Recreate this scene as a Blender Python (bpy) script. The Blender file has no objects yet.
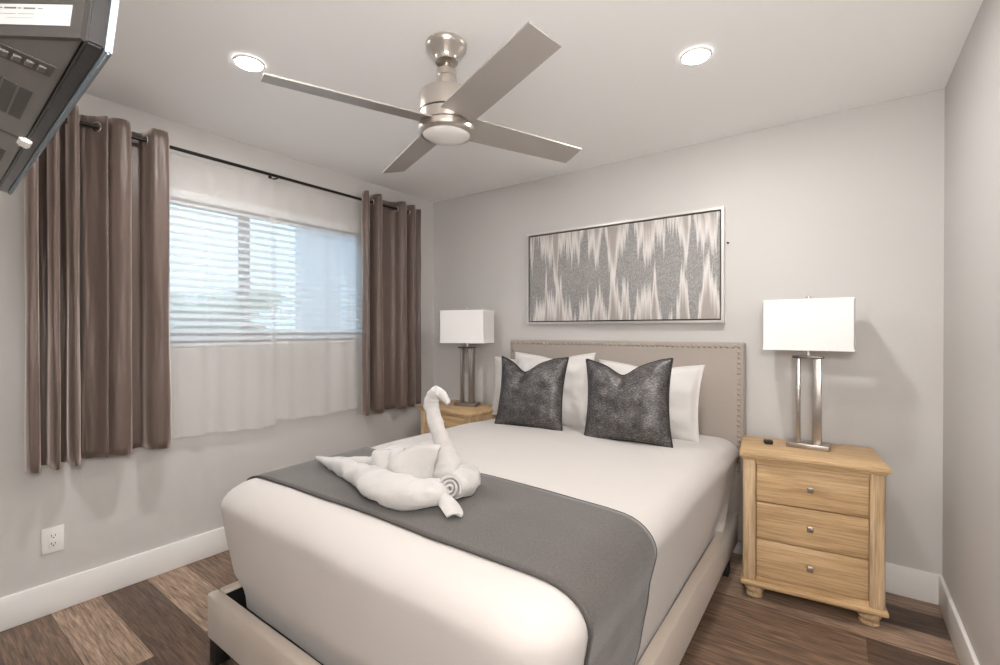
import bpy, bmesh, math, random
from mathutils import Vector, Matrix, noise
from mathutils.bvhtree import BVHTree
random.seed(7)
C = bpy.context.scene.collection
S = bpy.context.scene
R = math.radians
PI = math.pi

# ------------------------------------------------------------------ camera
cam_d = bpy.data.cameras.new('camera')
cam_d.sensor_width = 36.0
cam_d.lens = 36.0 * 463.48 / 1000.0
cam_d.clip_start = 0.01
cam = bpy.data.objects.new('camera', cam_d)
C.objects.link(cam)
cam.location = (2.926, -3.0, 1.302)
cam.rotation_euler = (R(90 - 0.302), 0, R(36.168))
S.camera = cam

# ------------------------------------------------------------------ world, lights, exposure
S.view_settings.view_transform = 'Standard'
S.view_settings.look = 'None'
S.view_settings.exposure = 0.46
S.view_settings.gamma = 1.0
S.view_settings.use_curve_mapping = False
w = bpy.data.worlds.new('sky')
S.world = w
w.use_nodes = True
bg = w.node_tree.nodes['Background']
bg.inputs['Color'].default_value = (0.58, 0.80, 1.0, 1)
bg.inputs['Strength'].default_value = 1.7
CAN_STRENGTH = 460.0          # the recessed ceiling lamps
FILL_LIGHT_STRENGTH = 72.0    # added fill globe, unseen behind the camera
CAN_COLOR = (1.0, 0.98, 0.958)
S.cycles.max_bounces = 14
S.cycles.diffuse_bounces = 8
S.cycles.transparent_max_bounces = 24
S.cycles.sample_clamp_indirect = 10.0

RW, RH, RF = 3.325, 2.44, -3.35      # right wall x, ceiling z, wall behind the camera y


# ------------------------------------------------------------------ material helpers
def mat(name, col, rough=0.5, metal=0.0, spec=0.5, **kw):
    m = bpy.data.materials.new(name)
    m.use_nodes = True
    b = m.node_tree.nodes['Principled BSDF']
    b.inputs['Base Color'].default_value = (*col, 1)
    b.inputs['Roughness'].default_value = rough
    b.inputs['Metallic'].default_value = metal
    b.inputs['Specular IOR Level'].default_value = spec
    for k, v in kw.items():
        b.inputs[k.replace('_', ' ')].default_value = v
    return m


def nd(m, t, **props):
    n = m.node_tree.nodes.new(t)
    for k, v in props.items():
        setattr(n, k, v)
    return n


def ln(m, a, b):
    m.node_tree.links.new(a, b)


def bsdf(m):
    return m.node_tree.nodes['Principled BSDF']


def coords(m, scale=(1, 1, 1), rot=(0, 0, 0), kind='Object'):
    tc = nd(m, 'ShaderNodeTexCoord')
    mp = nd(m, 'ShaderNodeMapping')
    mp.inputs['Scale'].default_value = scale
    mp.inputs['Rotation'].default_value = rot
    ln(m, tc.outputs[kind], mp.inputs['Vector'])
    return mp.outputs['Vector']


def noise_tex(m, vec, scale, detail=4, rough=0.55, dist=0.0):
    n = nd(m, 'ShaderNodeTexNoise')
    n.inputs['Scale'].default_value = scale
    n.inputs['Detail'].default_value = detail
    n.inputs['Roughness'].default_value = rough
    n.inputs['Distortion'].default_value = dist
    ln(m, vec, n.inputs['Vector'])
    return n.outputs['Fac']


def ramp(m, fac, stops):
    r = nd(m, 'ShaderNodeValToRGB')
    el = r.color_ramp.elements
    while len(el) > len(stops):
        el.remove(el[-1])
    while len(el) < len(stops):
        el.new(0.5)
    for e, (p, c) in zip(el, stops):
        e.position = p
        e.color = (*c, 1) if len(c) == 3 else c
    ln(m, fac, r.inputs['Fac'])
    return r.outputs['Color']


def mixc(m, fac, a, b, mode='MIX'):
    n = nd(m, 'ShaderNodeMix', data_type='RGBA', blend_type=mode)
    for s, v in ((n.inputs[0], fac), (n.inputs[6], a), (n.inputs[7], b)):
        if isinstance(v, (int, float)):
            s.default_value = v
        elif isinstance(v, tuple):
            s.default_value = (*v, 1)
        else:
            ln(m, v, s)
    return n.outputs[2]


def math_n(m, op, a, b=None, clamp=False):
    n = nd(m, 'ShaderNodeMath', operation=op, use_clamp=clamp)
    for i, v in enumerate((a, b)):
        if v is None:
            continue
        if isinstance(v, (int, float)):
            n.inputs[i].default_value = v
        else:
            ln(m, v, n.inputs[i])
    return n.outputs[0]


def bump(m, height, strength=0.2, dist=0.002):
    b = nd(m, 'ShaderNodeBump')
    b.inputs['Strength'].default_value = strength
    b.inputs['Distance'].default_value = dist
    ln(m, height, b.inputs['Height'])
    ln(m, b.outputs['Normal'], bsdf(m).inputs['Normal'])


# ------------------------------------------------------------------ materials
def fabric(name, c1, c2, scale=420, rough=0.85, bs=0.25, sheen=0.2, big=0.0):
    m = mat(name, c1, rough, spec=0.25)
    v = coords(m)
    n = noise_tex(m, v, scale, 2)
    col = mixc(m, n, c1, c2)
    ln(m, col, bsdf(m).inputs['Base Color'])
    bsdf(m).inputs['Sheen Weight'].default_value = sheen
    bump(m, n, bs, 0.001)
    return m


M = {}
m = M['wall'] = mat('wall_paint', (0.575, 0.557, 0.538), 0.65, spec=0.3)
bump(m, noise_tex(m, coords(m), 160, 3), 0.06, 0.001)
m = M['ceiling'] = mat('ceiling_paint', (0.93, 0.93, 0.925), 0.8, spec=0.2)
bump(m, noise_tex(m, coords(m), 120, 3), 0.05, 0.001)
M['trim'] = mat('white_trim_paint', (0.84, 0.83, 0.81), 0.4, spec=0.4)
M['white_plastic'] = mat('white_plastic', (0.82, 0.81, 0.79), 0.35)
M['dark_slot'] = mat('dark_slot', (0.02, 0.02, 0.02), 0.5)

# floor planks run along x
m = M['floor'] = mat('vinyl_planks', (0.2, 0.13, 0.1), 0.42, spec=0.4)
v = coords(m)
v = coords(m, (1, 1, 1))
m.node_tree.nodes['Mapping'].inputs['Location'].default_value = (0, -0.042, 0)
for n_ in m.node_tree.nodes:
    if n_.type == 'MAPPING':
        n_.inputs['Location'].default_value = (0, -0.042, 0)
br = nd(m, 'ShaderNodeTexBrick', offset=0.37, squash=1.0)
br.inputs['Scale'].default_value = 1.0
br.inputs['Brick Width'].default_value = 1.15
br.inputs['Row Height'].default_value = 0.182
br.inputs['Mortar Size'].default_value = 0.0016
br.inputs['Mortar Smooth'].default_value = 0.3
br.inputs['Bias'].default_value = 0.0
br.inputs['Color1'].default_value = (0, 0, 0, 1)
br.inputs['Color2'].default_value = (1, 1, 1, 1)
br.inputs['Mortar'].default_value = (0.5, 0.5, 0.5, 1)
ln(m, v, br.inputs['Vector'])
sep = nd(m, 'ShaderNodeSeparateColor')
ln(m, br.outputs['Color'], sep.inputs[0])
tone = ramp(m, sep.outputs[0], [(0.0, (0.085, 0.052, 0.036)), (0.35, (0.165, 0.106, 0.073)), (0.65, (0.25, 0.168, 0.118)), (1.0, (0.43, 0.31, 0.228))])
off = nd(m, 'ShaderNodeVectorMath', operation='ADD')
cmb = nd(m, 'ShaderNodeCombineXYZ')
ln(m, math_n(m, 'MULTIPLY', sep.outputs[0], 13.0), cmb.inputs[0])
ln(m, math_n(m, 'MULTIPLY', sep.outputs[0], 7.0), cmb.inputs[2])
ln(m, v, off.inputs[0])
ln(m, cmb.outputs[0], off.inputs[1])
mp = nd(m, 'ShaderNodeMapping')
mp.inputs['Scale'].default_value = (1.8, 24, 1)
ln(m, off.outputs[0], mp.inputs['Vector'])
g1 = noise_tex(m, mp.outputs[0], 2.4, 8, 0.68, 0.8)
mp2 = nd(m, 'ShaderNodeMapping')
mp2.inputs['Scale'].default_value = (6, 110, 1)
ln(m, off.outputs[0], mp2.inputs['Vector'])
g2 = noise_tex(m, mp2.outputs[0], 1.5, 5, 0.6)
gr = ramp(m, g1, [(0.30, (0.28, 0.27, 0.26)), (0.5, (0.95, 0.94, 0.93)), (0.70, (1.65, 1.62, 1.6))])
col = mixc(m, 0.85, tone, gr, 'MULTIPLY')
gr2 = ramp(m, g2, [(0.34, (0.42, 0.41, 0.40)), (0.62, (1.3, 1.3, 1.3))])
col = mixc(m, 0.8, col, gr2, 'MULTIPLY')
col = mixc(m, math_n(m, 'MULTIPLY', br.outputs['Fac'], 0.8), col, (0.03, 0.02, 0.016))
ln(m, col, bsdf(m).inputs['Base Color'])
bump(m, g2, 0.12, 0.001)


def wood(name, axis, tint=(1, 1, 1)):
    m = mat(name, (0.6, 0.4, 0.2), 0.48, spec=0.35)
    sc = [34, 34, 34]
    sc['xyz'.index(axis)] = 2.2
    v = coords(m, tuple(sc))
    g = noise_tex(m, v, 1.0, 7, 0.62, 0.5)
    sc2 = [150, 150, 150]
    sc2['xyz'.index(axis)] = 6
    g2 = noise_tex(m, coords(m, tuple(sc2)), 1.0, 4, 0.6)
    sc3 = [7, 7, 7]
    sc3['xyz'.index(axis)] = 1.2
    g3 = noise_tex(m, coords(m, tuple(sc3)), 1.0, 3, 0.5)
    c = ramp(m, g, [(0.25, (0.43, 0.295, 0.165)), (0.5, (0.62, 0.455, 0.28)), (0.75, (0.72, 0.56, 0.375))])
    c = mixc(m, 0.55, c, ramp(m, g2, [(0.34, (0.52, 0.49, 0.44)), (0.58, (1.12, 1.12, 1.12))]), 'MULTIPLY')
    c = mixc(m, 0.6, c, ramp(m, g3, [(0.3, (0.82, 0.8, 0.76)), (0.7, (1.12, 1.12, 1.14))]), 'MULTIPLY')
    c = mixc(m, 1.0, c, tint, 'MULTIPLY')
    ln(m, c, bsdf(m).inputs['Base Color'])
    bump(m, g2, 0.1, 0.001)
    return m


M['oak_x'] = wood('light_oak_horizontal', 'x', (0.93, 0.86, 0.755))
M['oak_z'] = wood('light_oak_vertical', 'z')
M['nickel'] = mat('brushed_nickel', (0.62, 0.57, 0.52), 0.28, 1.0)
M['nickel_dark'] = mat('bronzed_metal', (0.16, 0.13, 0.115), 0.35, 1.0)
M['knob'] = mat('pewter', (0.42, 0.37, 0.32), 0.35, 1.0)
M['lamp_metal'] = mat('lamp_brushed_steel', (0.42, 0.38, 0.35), 0.32, 1.0)
M['chrome'] = mat('chrome', (0.82, 0.82, 0.82), 0.12, 1.0)
M['blade'] = mat('fan_blade_laminate', (0.42, 0.39, 0.365), 0.38, 0.3, 0.5)
M['blade_edge'] = mat('fan_groove', (0.04, 0.037, 0.035), 0.5)
M['lens'] = mat('frosted_glass_lens', (0.86, 0.84, 0.82), 0.35, spec=0.5)
M['headboard'] = fabric('taupe_upholstery', (0.385, 0.335, 0.295), (0.325, 0.28, 0.25), 380, 0.8)
M['rail'] = fabric('beige_rail_upholstery', (0.54, 0.465, 0.395), (0.48, 0.41, 0.345), 380, 0.7)
M['duvet'] = fabric('cream_bedspread', (0.555, 0.518, 0.49), (0.525, 0.488, 0.46), 600, 0.8, 0.1)
M['sheet'] = fabric('mattress_ticking', (0.5, 0.42, 0.34), (0.45, 0.38, 0.31), 500, 0.85, 0.1)
M['pillow'] = fabric('white_pillow_cotton', (0.64, 0.61, 0.59), (0.60, 0.575, 0.555), 500, 0.85, 0.1)
M['towel'] = fabric('white_terry', (0.56, 0.535, 0.515), (0.43, 0.41, 0.395), 260, 0.95, 1.0, 0.3)
m = M['runner'] = mat('grey_runner', (0.16, 0.145, 0.135), 0.9, spec=0.2)
v1 = noise_tex(m, coords(m, (170, 1300, 500)), 1.0, 2)
v2 = noise_tex(m, coords(m, (1300, 170, 500)), 1.0, 2)
cc = ramp(m, math_n(m, 'ADD', math_n(m, 'MULTIPLY', v1, 0.5), math_n(m, 'MULTIPLY', v2, 0.5)), [(0.36, (0.042, 0.037, 0.034)), (0.62, (0.130, 0.115, 0.104))])
ln(m, cc, bsdf(m).inputs['Base Color'])
bsdf(m).inputs['Sheen Weight'].default_value = 0.25
bump(m, v1, 0.3, 0.001)
M['runner_hem'] = mat('charcoal_hem', (0.05, 0.045, 0.042), 0.9)
M['black'] = mat('black_wood', (0.012, 0.011, 0.01), 0.5)
M['black_plastic'] = mat('black_plastic', (0.015, 0.014, 0.014), 0.35)
M['rod'] = mat('black_iron', (0.022, 0.02, 0.019), 0.35, 0.6)

m = M['curtain'] = mat('brown_satin', (0.130, 0.092, 0.076), 0.42, spec=0.45)
bsdf(m).inputs['Sheen Weight'].default_value = 0.9
bsdf(m).inputs['Sheen Roughness'].default_value = 0.4
bsdf(m).inputs['Sheen Tint'].default_value = (1.0, 0.86, 0.78, 1)
bsdf(m).inputs['Anisotropic'].default_value = 0.4
bump(m, noise_tex(m, coords(m, (9, 9, 2.4)), 1.0, 3, 0.6, 0.6), 0.35, 0.012)

m = M['sheer'] = bpy.data.materials.new('white_voile')
m.use_nodes = True
nt = m.node_tree
for n in list(nt.nodes):
    nt.nodes.remove(n)
out = nd(m, 'ShaderNodeOutputMaterial')
tr = nd(m, 'ShaderNodeBsdfTransparent')
tl = nd(m, 'ShaderNodeBsdfTranslucent')
tl.inputs['Color'].default_value = (0.88, 0.87, 0.86, 1)
df = nd(m, 'ShaderNodeBsdfDiffuse')
df.inputs['Color'].default_value = (0.88, 0.865, 0.85, 1)
mx = nd(m, 'ShaderNodeMixShader')
mx.inputs[0].default_value = 0.45
ln(m, df.outputs[0], mx.inputs[1])
ln(m, tl.outputs[0], mx.inputs[2])
mx2 = nd(m, 'ShaderNodeMixShader')
mx2.inputs[0].default_value = 0.52
ln(m, tr.outputs[0], mx2.inputs[1])
ln(m, mx.outputs[0], mx2.inputs[2])
ln(m, mx2.outputs[0], out.inputs['Surface'])
M['sheer_hem'] = mat('voile_hem', (0.86, 0.85, 0.83), 0.9, Alpha=0.75)

m = M['slat'] = mat('white_blind_slat', (0.82, 0.83, 0.84), 0.45)
bsdf(m).inputs['Transmission Weight'].default_value = 0.0

m = M['glass'] = bpy.data.materials.new('window_glass')
m.use_nodes = True
nt = m.node_tree
for n in list(nt.nodes):
    nt.nodes.remove(n)
out = nd(m, 'ShaderNodeOutputMaterial')
tr = nd(m, 'ShaderNodeBsdfTransparent')
tr.inputs['Color'].default_value = (0.90, 0.95, 0.97, 1)
gl = nd(m, 'ShaderNodeBsdfGlossy')
gl.inputs['Roughness'].default_value = 0.02
mx = nd(m, 'ShaderNodeMixShader')
mx.inputs[0].default_value = 0.06
ln(m, tr.outputs[0], mx.inputs[1])
ln(m, gl.outputs[0], mx.inputs[2])
ln(m, mx.outputs[0], out.inputs['Surface'])

m = M['shade'] = bpy.data.materials.new('white_lamp_shade')
m.use_nodes = True
b = bsdf(m)
b.inputs['Base Color'].default_value = (0.87, 0.85, 0.83, 1)
b.inputs['Roughness'].default_value = 0.8
bump(m, noise_tex(m, coords(m, (300, 300, 900)), 1.0, 2), 0.1, 0.001)

# dark metallic jacquard
m = M['cushion'] = mat('pewter_jacquard', (0.1, 0.09, 0.085), 0.42, 0.45, 0.5)
n1 = noise_tex(m, coords(m, (90, 90, 260)), 1.0, 5, 0.7)
n2 = noise_tex(m, coords(m, (14, 14, 14)), 1.0, 3, 0.6)
fl = math_n(m, 'ADD', n1, math_n(m, 'MULTIPLY', math_n(m, 'SUBTRACT', n2, 0.5), 0.35))
ln(m, ramp(m, fl, [(0.40, (0.035, 0.032, 0.033)), (0.55, (0.115, 0.106, 0.104)), (0.70, (0.30, 0.272, 0.255))]), bsdf(m).inputs['Base Color'])
bump(m, n1, 0.4, 0.002)
M['cushion_piping'] = mat('black_piping', (0.018, 0.016, 0.016), 0.6)

# abstract painted canvas: u = x, v = z in local metres (1.31 x 0.62)
m = M['art'] = mat('abstract_canvas', (0.5, 0.5, 0.5), 0.6)
tc = nd(m, 'ShaderNodeTexCoord')
sx = nd(m, 'ShaderNodeSeparateXYZ')
ln(m, tc.outputs['Object'], sx.inputs[0])
ux, vz = sx.outputs[0], sx.outputs[2]


def n1d(wv, scale, detail, seed):
    n = nd(m, 'ShaderNodeTexNoise', noise_dimensions='1D')
    n.inputs['Scale'].default_value = scale
    n.inputs['Detail'].default_value = detail
    n.inputs['Roughness'].default_value = 0.72
    ln(m, math_n(m, 'ADD', wv, seed), n.inputs['W'])
    return n.outputs['Fac']


jit = math_n(m, 'MULTIPLY', math_n(m, 'SUBTRACT', noise_tex(m, coords(m, (16, 1, 5)), 1.0, 3), 0.5), 0.03)
uj = math_n(m, 'ADD', ux, jit)
top_b = math_n(m, 'ADD', math_n(m, 'MULTIPLY', n1d(uj, 8.5, 3.5, 3.1), 1.45), -0.59)    # height of the upper edge
bot_b = math_n(m, 'SUBTRACT', 0.57, math_n(m, 'MULTIPLY', n1d(uj, 8.0, 3.5, 17.7), 1.4))
t_top = math_n(m, 'SUBTRACT', vz, top_b)
t_bot = math_n(m, 'SUBTRACT', bot_b, math_n(m, 'ADD', vz, 0.0))
t_bot = math_n(m, 'SUBTRACT', math_n(m, 'MULTIPLY', bot_b, 1.0), vz)
t_bot = math_n(m, 'SUBTRACT', t_bot, 0.0)
t_bot = math_n(m, 'ADD', t_bot, -0.02)
fine = noise_tex(m, coords(m, (170, 170, 90)), 1.0, 6, 0.75)
grey = ramp(m, fine, [(0.3, (0.15, 0.142, 0.138)), (0.5, (0.28, 0.268, 0.26)), (0.72, (0.48, 0.462, 0.448))])


def over(base, t, w0):
    k = math_n(m, 'MULTIPLY', t, 1.0 / w0, True)
    white = ramp(m, math_n(m, 'MULTIPLY', t, 3.3, True), [(0.0, (0.82, 0.79, 0.77)), (0.28, (0.72, 0.685, 0.66)), (0.85, (0.37, 0.33, 0.305))])
    return mixc(m, k, base, white)


c = over(grey, t_top, 0.11)
c = over(c, t_bot, 0.10)
ln(m, c, bsdf(m).inputs['Base Color'])
bump(m, fine, 0.25, 0.002)

M['frame'] = mat('silver_leaf_frame', (0.70, 0.67, 0.63), 0.35, 0.75)
M['tv_dark'] = mat('tv_shell_dark', (0.03, 0.026, 0.024), 0.45)
m = M['tv_shell'] = mat('tv_shell_grey', (0.13, 0.12, 0.112), 0.38, 0.2)
M['tv_bezel'] = mat('tv_bezel_black', (0.01, 0.009, 0.009), 0.3)
M['tv_rim'] = mat('tv_rim_reflection', (0.26, 0.31, 0.35), 0.5, 0.4)  # blue-grey colour stands in for window light reflected off the front edge
M['paper'] = mat('paper_label', (0.27, 0.265, 0.26), 0.7)
M['ink'] = mat('grey_print', (0.05, 0.048, 0.048), 0.7)
M['vent'] = mat('vent_mesh', (0.06, 0.055, 0.05), 0.6)

m = M['can'] = bpy.data.materials.new('lit_lamp_diffuser')
m.use_nodes = True
b = bsdf(m)
b.inputs['Base Color'].default_value = (0.9, 0.9, 0.9, 1)
b.inputs['Emission Color'].default_value = (*CAN_COLOR, 1)
b.inputs['Emission Strength'].default_value = CAN_STRENGTH

m = M['globe'] = bpy.data.materials.new('fill_light_globe')
m.use_nodes = True
b = bsdf(m)
b.inputs['Emission Color'].default_value = (*CAN_COLOR, 1)
b.inputs['Emission Strength'].default_value = FILL_LIGHT_STRENGTH

M['concrete'] = mat('pale_paving', (0.72, 0.72, 0.70), 0.9)
M['stucco'] = mat('pale_blue_stucco', (0.42, 0.46, 0.52), 0.9)
m = M['leaf'] = mat('palm_leaf', (0.10, 0.19, 0.07), 0.5)
ln(m, ramp(m, noise_tex(m, coords(m), 3, 2), [(0.3, (0.14, 0.26, 0.10)), (0.7, (0.42, 0.55, 0.30))]), bsdf(m).inputs['Base Color'])
M['trunk'] = mat('palm_trunk', (0.2, 0.15, 0.1), 0.9)
M['alu'] = mat('dark_window_aluminium', (0.10, 0.11, 0.125), 0.4, 0.5)


# ------------------------------------------------------------------ mesh helpers
def link(name, me, m, parent=None, smooth=False):
    o = bpy.data.objects.new(name, me)
    C.objects.link(o)
    if m is not None:
        me.materials.append(m)
    if smooth:
        for p in me.polygons:
            p.use_smooth = True
    if parent is not None:
        o.parent = parent
    return o


def from_bm(name, bm, m, parent=None, smooth=False):
    bmesh.ops.recalc_face_normals(bm, faces=bm.faces[:])
    me = bpy.data.meshes.new(name)
    bm.to_mesh(me)
    bm.free()
    return link(name, me, m, parent, smooth)


def autosmooth(o, ang=40):
    me = o.data
    for p in me.polygons:
        p.use_smooth = True
    bm = bmesh.new()
    bm.from_mesh(me)
    for e in bm.edges:
        if len(e.link_faces) == 2 and e.calc_face_angle(0) > R(ang):
            e.smooth = False
    bm.to_mesh(me)
    bm.free()
    return o


def add_box(bm, c, s, rot=None, bev=0.0, seg=2):
    r = bmesh.ops.create_cube(bm, size=1.0)
    vs = r['verts']
    for v in vs:
        v.co = Vector((v.co.x * s[0], v.co.y * s[1], v.co.z * s[2]))
    if bev > 0:
        es = list({e for v in vs for e in v.link_edges})
        g = bmesh.ops.bevel(bm, geom=es, offset=bev, segments=seg, affect='EDGES', profile=0.5)
        vs = list({v for f in g['faces'] for v in f.verts} | {v for v in vs if v.is_valid})
    mt = Matrix.Translation(c)
    if rot is not None:
        mt = mt @ rot.to_4x4()
    for v in vs:
        v.co = mt @ v.co
    return vs


def box(name, c, s, m, parent=None, bev=0.0, rot=None, seg=2):
    bm = bmesh.new()
    add_box(bm, c, s, rot, bev, seg)
    o = from_bm(name, bm, m, parent)
    if bev > 0:
        autosmooth(o, 50)
    return o


def box2(name, lo, hi, m, parent=None, bev=0.0):
    lo, hi = Vector(lo), Vector(hi)
    return box(name, (lo + hi) / 2, hi - lo, m, parent, bev)


def add_lathe(bm, prof, c=(0, 0, 0), n=32, axis='z'):
    rings = []
    for r, z in prof:
        ring = []
        for i in range(n):
            a = 2 * PI * i / n
            p = Vector((r * math.cos(a), r * math.sin(a), z))
            if axis == 'y':
                p = Vector((p.x, p.z, p.y))
            elif axis == 'x':
                p = Vector((p.z, p.x, p.y))
            ring.append(bm.verts.new(p + Vector(c)))
        rings.append(ring)
    for a, b in zip(rings, rings[1:]):
        for i in range(n):
            bm.faces.new((a[i], a[(i + 1) % n], b[(i + 1) % n], b[i]))
    bm.faces.new(rings[0][::-1])
    bm.faces.new(rings[-1])


def lathe(name, prof, m, parent=None, c=(0, 0, 0), n=32, axis='z', ang=35):
    bm = bmesh.new()
    add_lathe(bm, prof, c, n, axis)
    return autosmooth(from_bm(name, bm, m, parent), ang)


def add_tube(bm, pts, rad, n=10, closed=False, squash=None):
    pts = [Vector(p) for p in pts]
    k = len(pts)
    rads = rad if isinstance(rad, (list, tuple)) else [rad] * k
    rings = []
    up = Vector((0, 0, 1))
    prev = None
    for i, p in enumerate(pts):
        a = pts[(i - 1) % k] if (closed or i > 0) else p
        b = pts[(i + 1) % k] if (closed or i < k - 1) else p
        t = (b - a).normalized()
        if prev is None:
            s = t.cross(up)
            if s.length < 0.05:
                s = t.cross(Vector((0, 1, 0)))
            s.normalize()
        else:
            s = prev - t * prev.dot(t)
            s.normalize()
        prev = s
        q = s.cross(t)
        rings.append([bm.verts.new(p + (s * math.cos(2 * PI * j / n) + q * math.sin(2 * PI * j / n)) * rads[i]) for j in range(n)])
    m_ = k if closed else k - 1
    for i in range(m_):
        a, b = rings[i], rings[(i + 1) % k]
        for j in range(n):
            bm.faces.new((a[j], a[(j + 1) % n], b[(j + 1) % n], b[j]))
    if not closed:
        bm.faces.new(rings[0][::-1])
        bm.faces.new(rings[-1])
    return rings


def tube(name, pts, rad, m, parent=None, n=10, closed=False):
    bm = bmesh.new()
    add_tube(bm, pts, rad, n, closed)
    return autosmooth(from_bm(name, bm, m, parent), 60)


def spline(pts, k=8, closed=False):
    """Catmull-Rom through the points (tuples of any length)."""
    n = len(pts)
    res = []
    rng = n if closed else n - 1
    for i in range(rng):
        p = [pts[(i + d) % n] if closed else pts[min(max(i + d, 0), n - 1)] for d in (-1, 0, 1, 2)]
        for j in range(k):
            t = j / k
            res.append(tuple(0.5 * (2 * b + (c - a) * t + (2 * a - 5 * b + 4 * c - d) * t * t + (3 * b - a - 3 * c + d) * t ** 3) for a, b, c, d in zip(*p)))
    if not closed:
        res.append(tuple(pts[-1]))
    return res


def thing(name, label, cat, loc=(0, 0, 0), rotz=0.0, group=None):
    o = bpy.data.objects.new(name, None)
    o.empty_display_size = 0.1
    C.objects.link(o)
    o.location = loc
    o.rotation_euler = (0, 0, rotz)
    return tag(o, label, cat, group)


def tag(o, label, cat, group=None):
    o['label'] = label
    o['category'] = cat
    if group:
        o['group'] = group
    return o


def struct(o, label=None, cat=None):
    o['kind'] = 'structure'
    if label:
        o['label'] = label
        o['category'] = cat
    return o


def dup(root, loc, rotz, label, name=None):
    r = root.copy()
    C.objects.link(r)
    r.location = loc
    r.rotation_euler = (0, 0, rotz)
    r['label'] = label
    for ch in list(root.children):
        c = ch.copy()
        C.objects.link(c)
        c.parent = r
        for g in list(ch.children):
            d = g.copy()
            C.objects.link(d)
            d.parent = c
    return r


def smoothstep(a, b, x):
    t = min(max((x - a) / (b - a), 0), 1)
    return t * t * (3 - 2 * t)


# ------------------------------------------------------------------ the room
WY0, WY1, WZ0, WZ1 = -2.50, -0.70, 1.20, 2.08     # window opening
struct(box2('floor', (-0.14, RF - 0.14, -0.06), (RW + 0.14, 0.14, 0), M['floor']), 'dark brown wood plank floor running along the headboard wall', 'floor')
struct(box2('ceiling', (-0.14, RF - 0.14, RH), (RW + 0.14, 0.14, RH + 0.08), M['ceiling']), 'smooth white painted flat ceiling of the bedroom', 'ceiling')
struct(box2('wall_back', (-0.14, 0, 0), (RW + 0.14, 0.14, RH), M['wall']), 'grey painted wall behind the headboard and picture', 'wall')
struct(box2('wall_right', (RW, RF - 0.14, 0), (RW + 0.14, 0, RH), M['wall']), 'plain grey painted wall right of the oak nightstand', 'wall')
struct(box2('wall_front', (-0.14, RF - 0.14, 0), (RW, RF, RH), M['wall']), 'grey painted wall that carries the television', 'wall')
bm = bmesh.new()
for lo, hi in (((-0.14, RF, 0), (0, 0, WZ0)), ((-0.14, RF, WZ1), (0, 0, RH)), ((-0.14, RF, WZ0), (0, WY0, WZ1)), ((-0.14, WY1, WZ0), (0, 0, WZ1))):
    lo, hi = Vector(lo), Vector(hi)
    add_box(bm, (lo + hi) / 2, hi - lo)
struct(from_bm('wall_left', bm, M['wall']), 'grey painted wall with the curtained window', 'wall')


def baseboard(name, lo, hi, label):
    struct(box2(name, lo, hi, M['trim'], bev=0.004), label, 'baseboard')


BH, BT = 0.145, 0.015
baseboard('baseboard_back', (0, -BT, 0), (RW, 0, BH), 'tall white baseboard along the headboard wall')
baseboard('baseboard_left', (0, RF, 0), (BT, -BT, BH), 'tall white baseboard under the curtained window')
baseboard('baseboard_right', (RW - BT, RF, 0), (RW, -BT, BH), 'tall white baseboard along the right wall')

# window
win = thing('window_1', 'wide two-pane sliding window behind blind and sheers', 'window', (-0.07, -1.6, WZ0))
win['kind'] = 'structure'
WW, WHh = WY1 - WY0, WZ1 - WZ0
bm = bmesh.new()
for c, s in (((0, 0, 0.025), (0.07, WW, 0.05)), ((0, 0, WHh - 0.02), (0.07, WW, 0.04)), ((0, -WW / 2 + 0.02, WHh / 2), (0.07, 0.04, WHh)), ((0, WW / 2 - 0.02, WHh / 2), (0.07, 0.04, WHh))):
    add_box(bm, c, s)
from_bm('window_frame', bm, M['alu'], win)
for s, nx in ((-1, -0.012), (1, 0.014)):
    bm = bmesh.new()
    y0, y1 = (-WW / 2 + 0.04, 0.03) if s < 0 else (-0.045, WW / 2 - 0.04)
    z0, z1 = 0.05, WHh - 0.04
    for c, sz in (((nx, (y0 + y1) / 2, z0 + 0.025), (0.024, y1 - y0, 0.05)), ((nx, (y0 + y1) / 2, z1 - 0.018), (0.024, y1 - y0, 0.036)),
                  ((nx, y0 + 0.02, (z0 + z1) / 2), (0.024, 0.04, z1 - z0)), ((nx, y1 - 0.02, (z0 + z1) / 2), (0.024, 0.04, z1 - z0))):
        add_box(bm, c, sz)
    sash = from_bm('window_sash', bm, M['alu'], win)
    bm = bmesh.new()
    add_box(bm, (nx, (y0 + y1) / 2, (z0 + z1) / 2), (0.005, y1 - y0 - 0.06, z1 - z0 - 0.06))
    from_bm('window_pane', bm, M['glass'], sash)
box('window_sill', (0.04, 0, -0.004), (0.07, WW, 0.012), M['trim'], win, 0.003)

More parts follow.
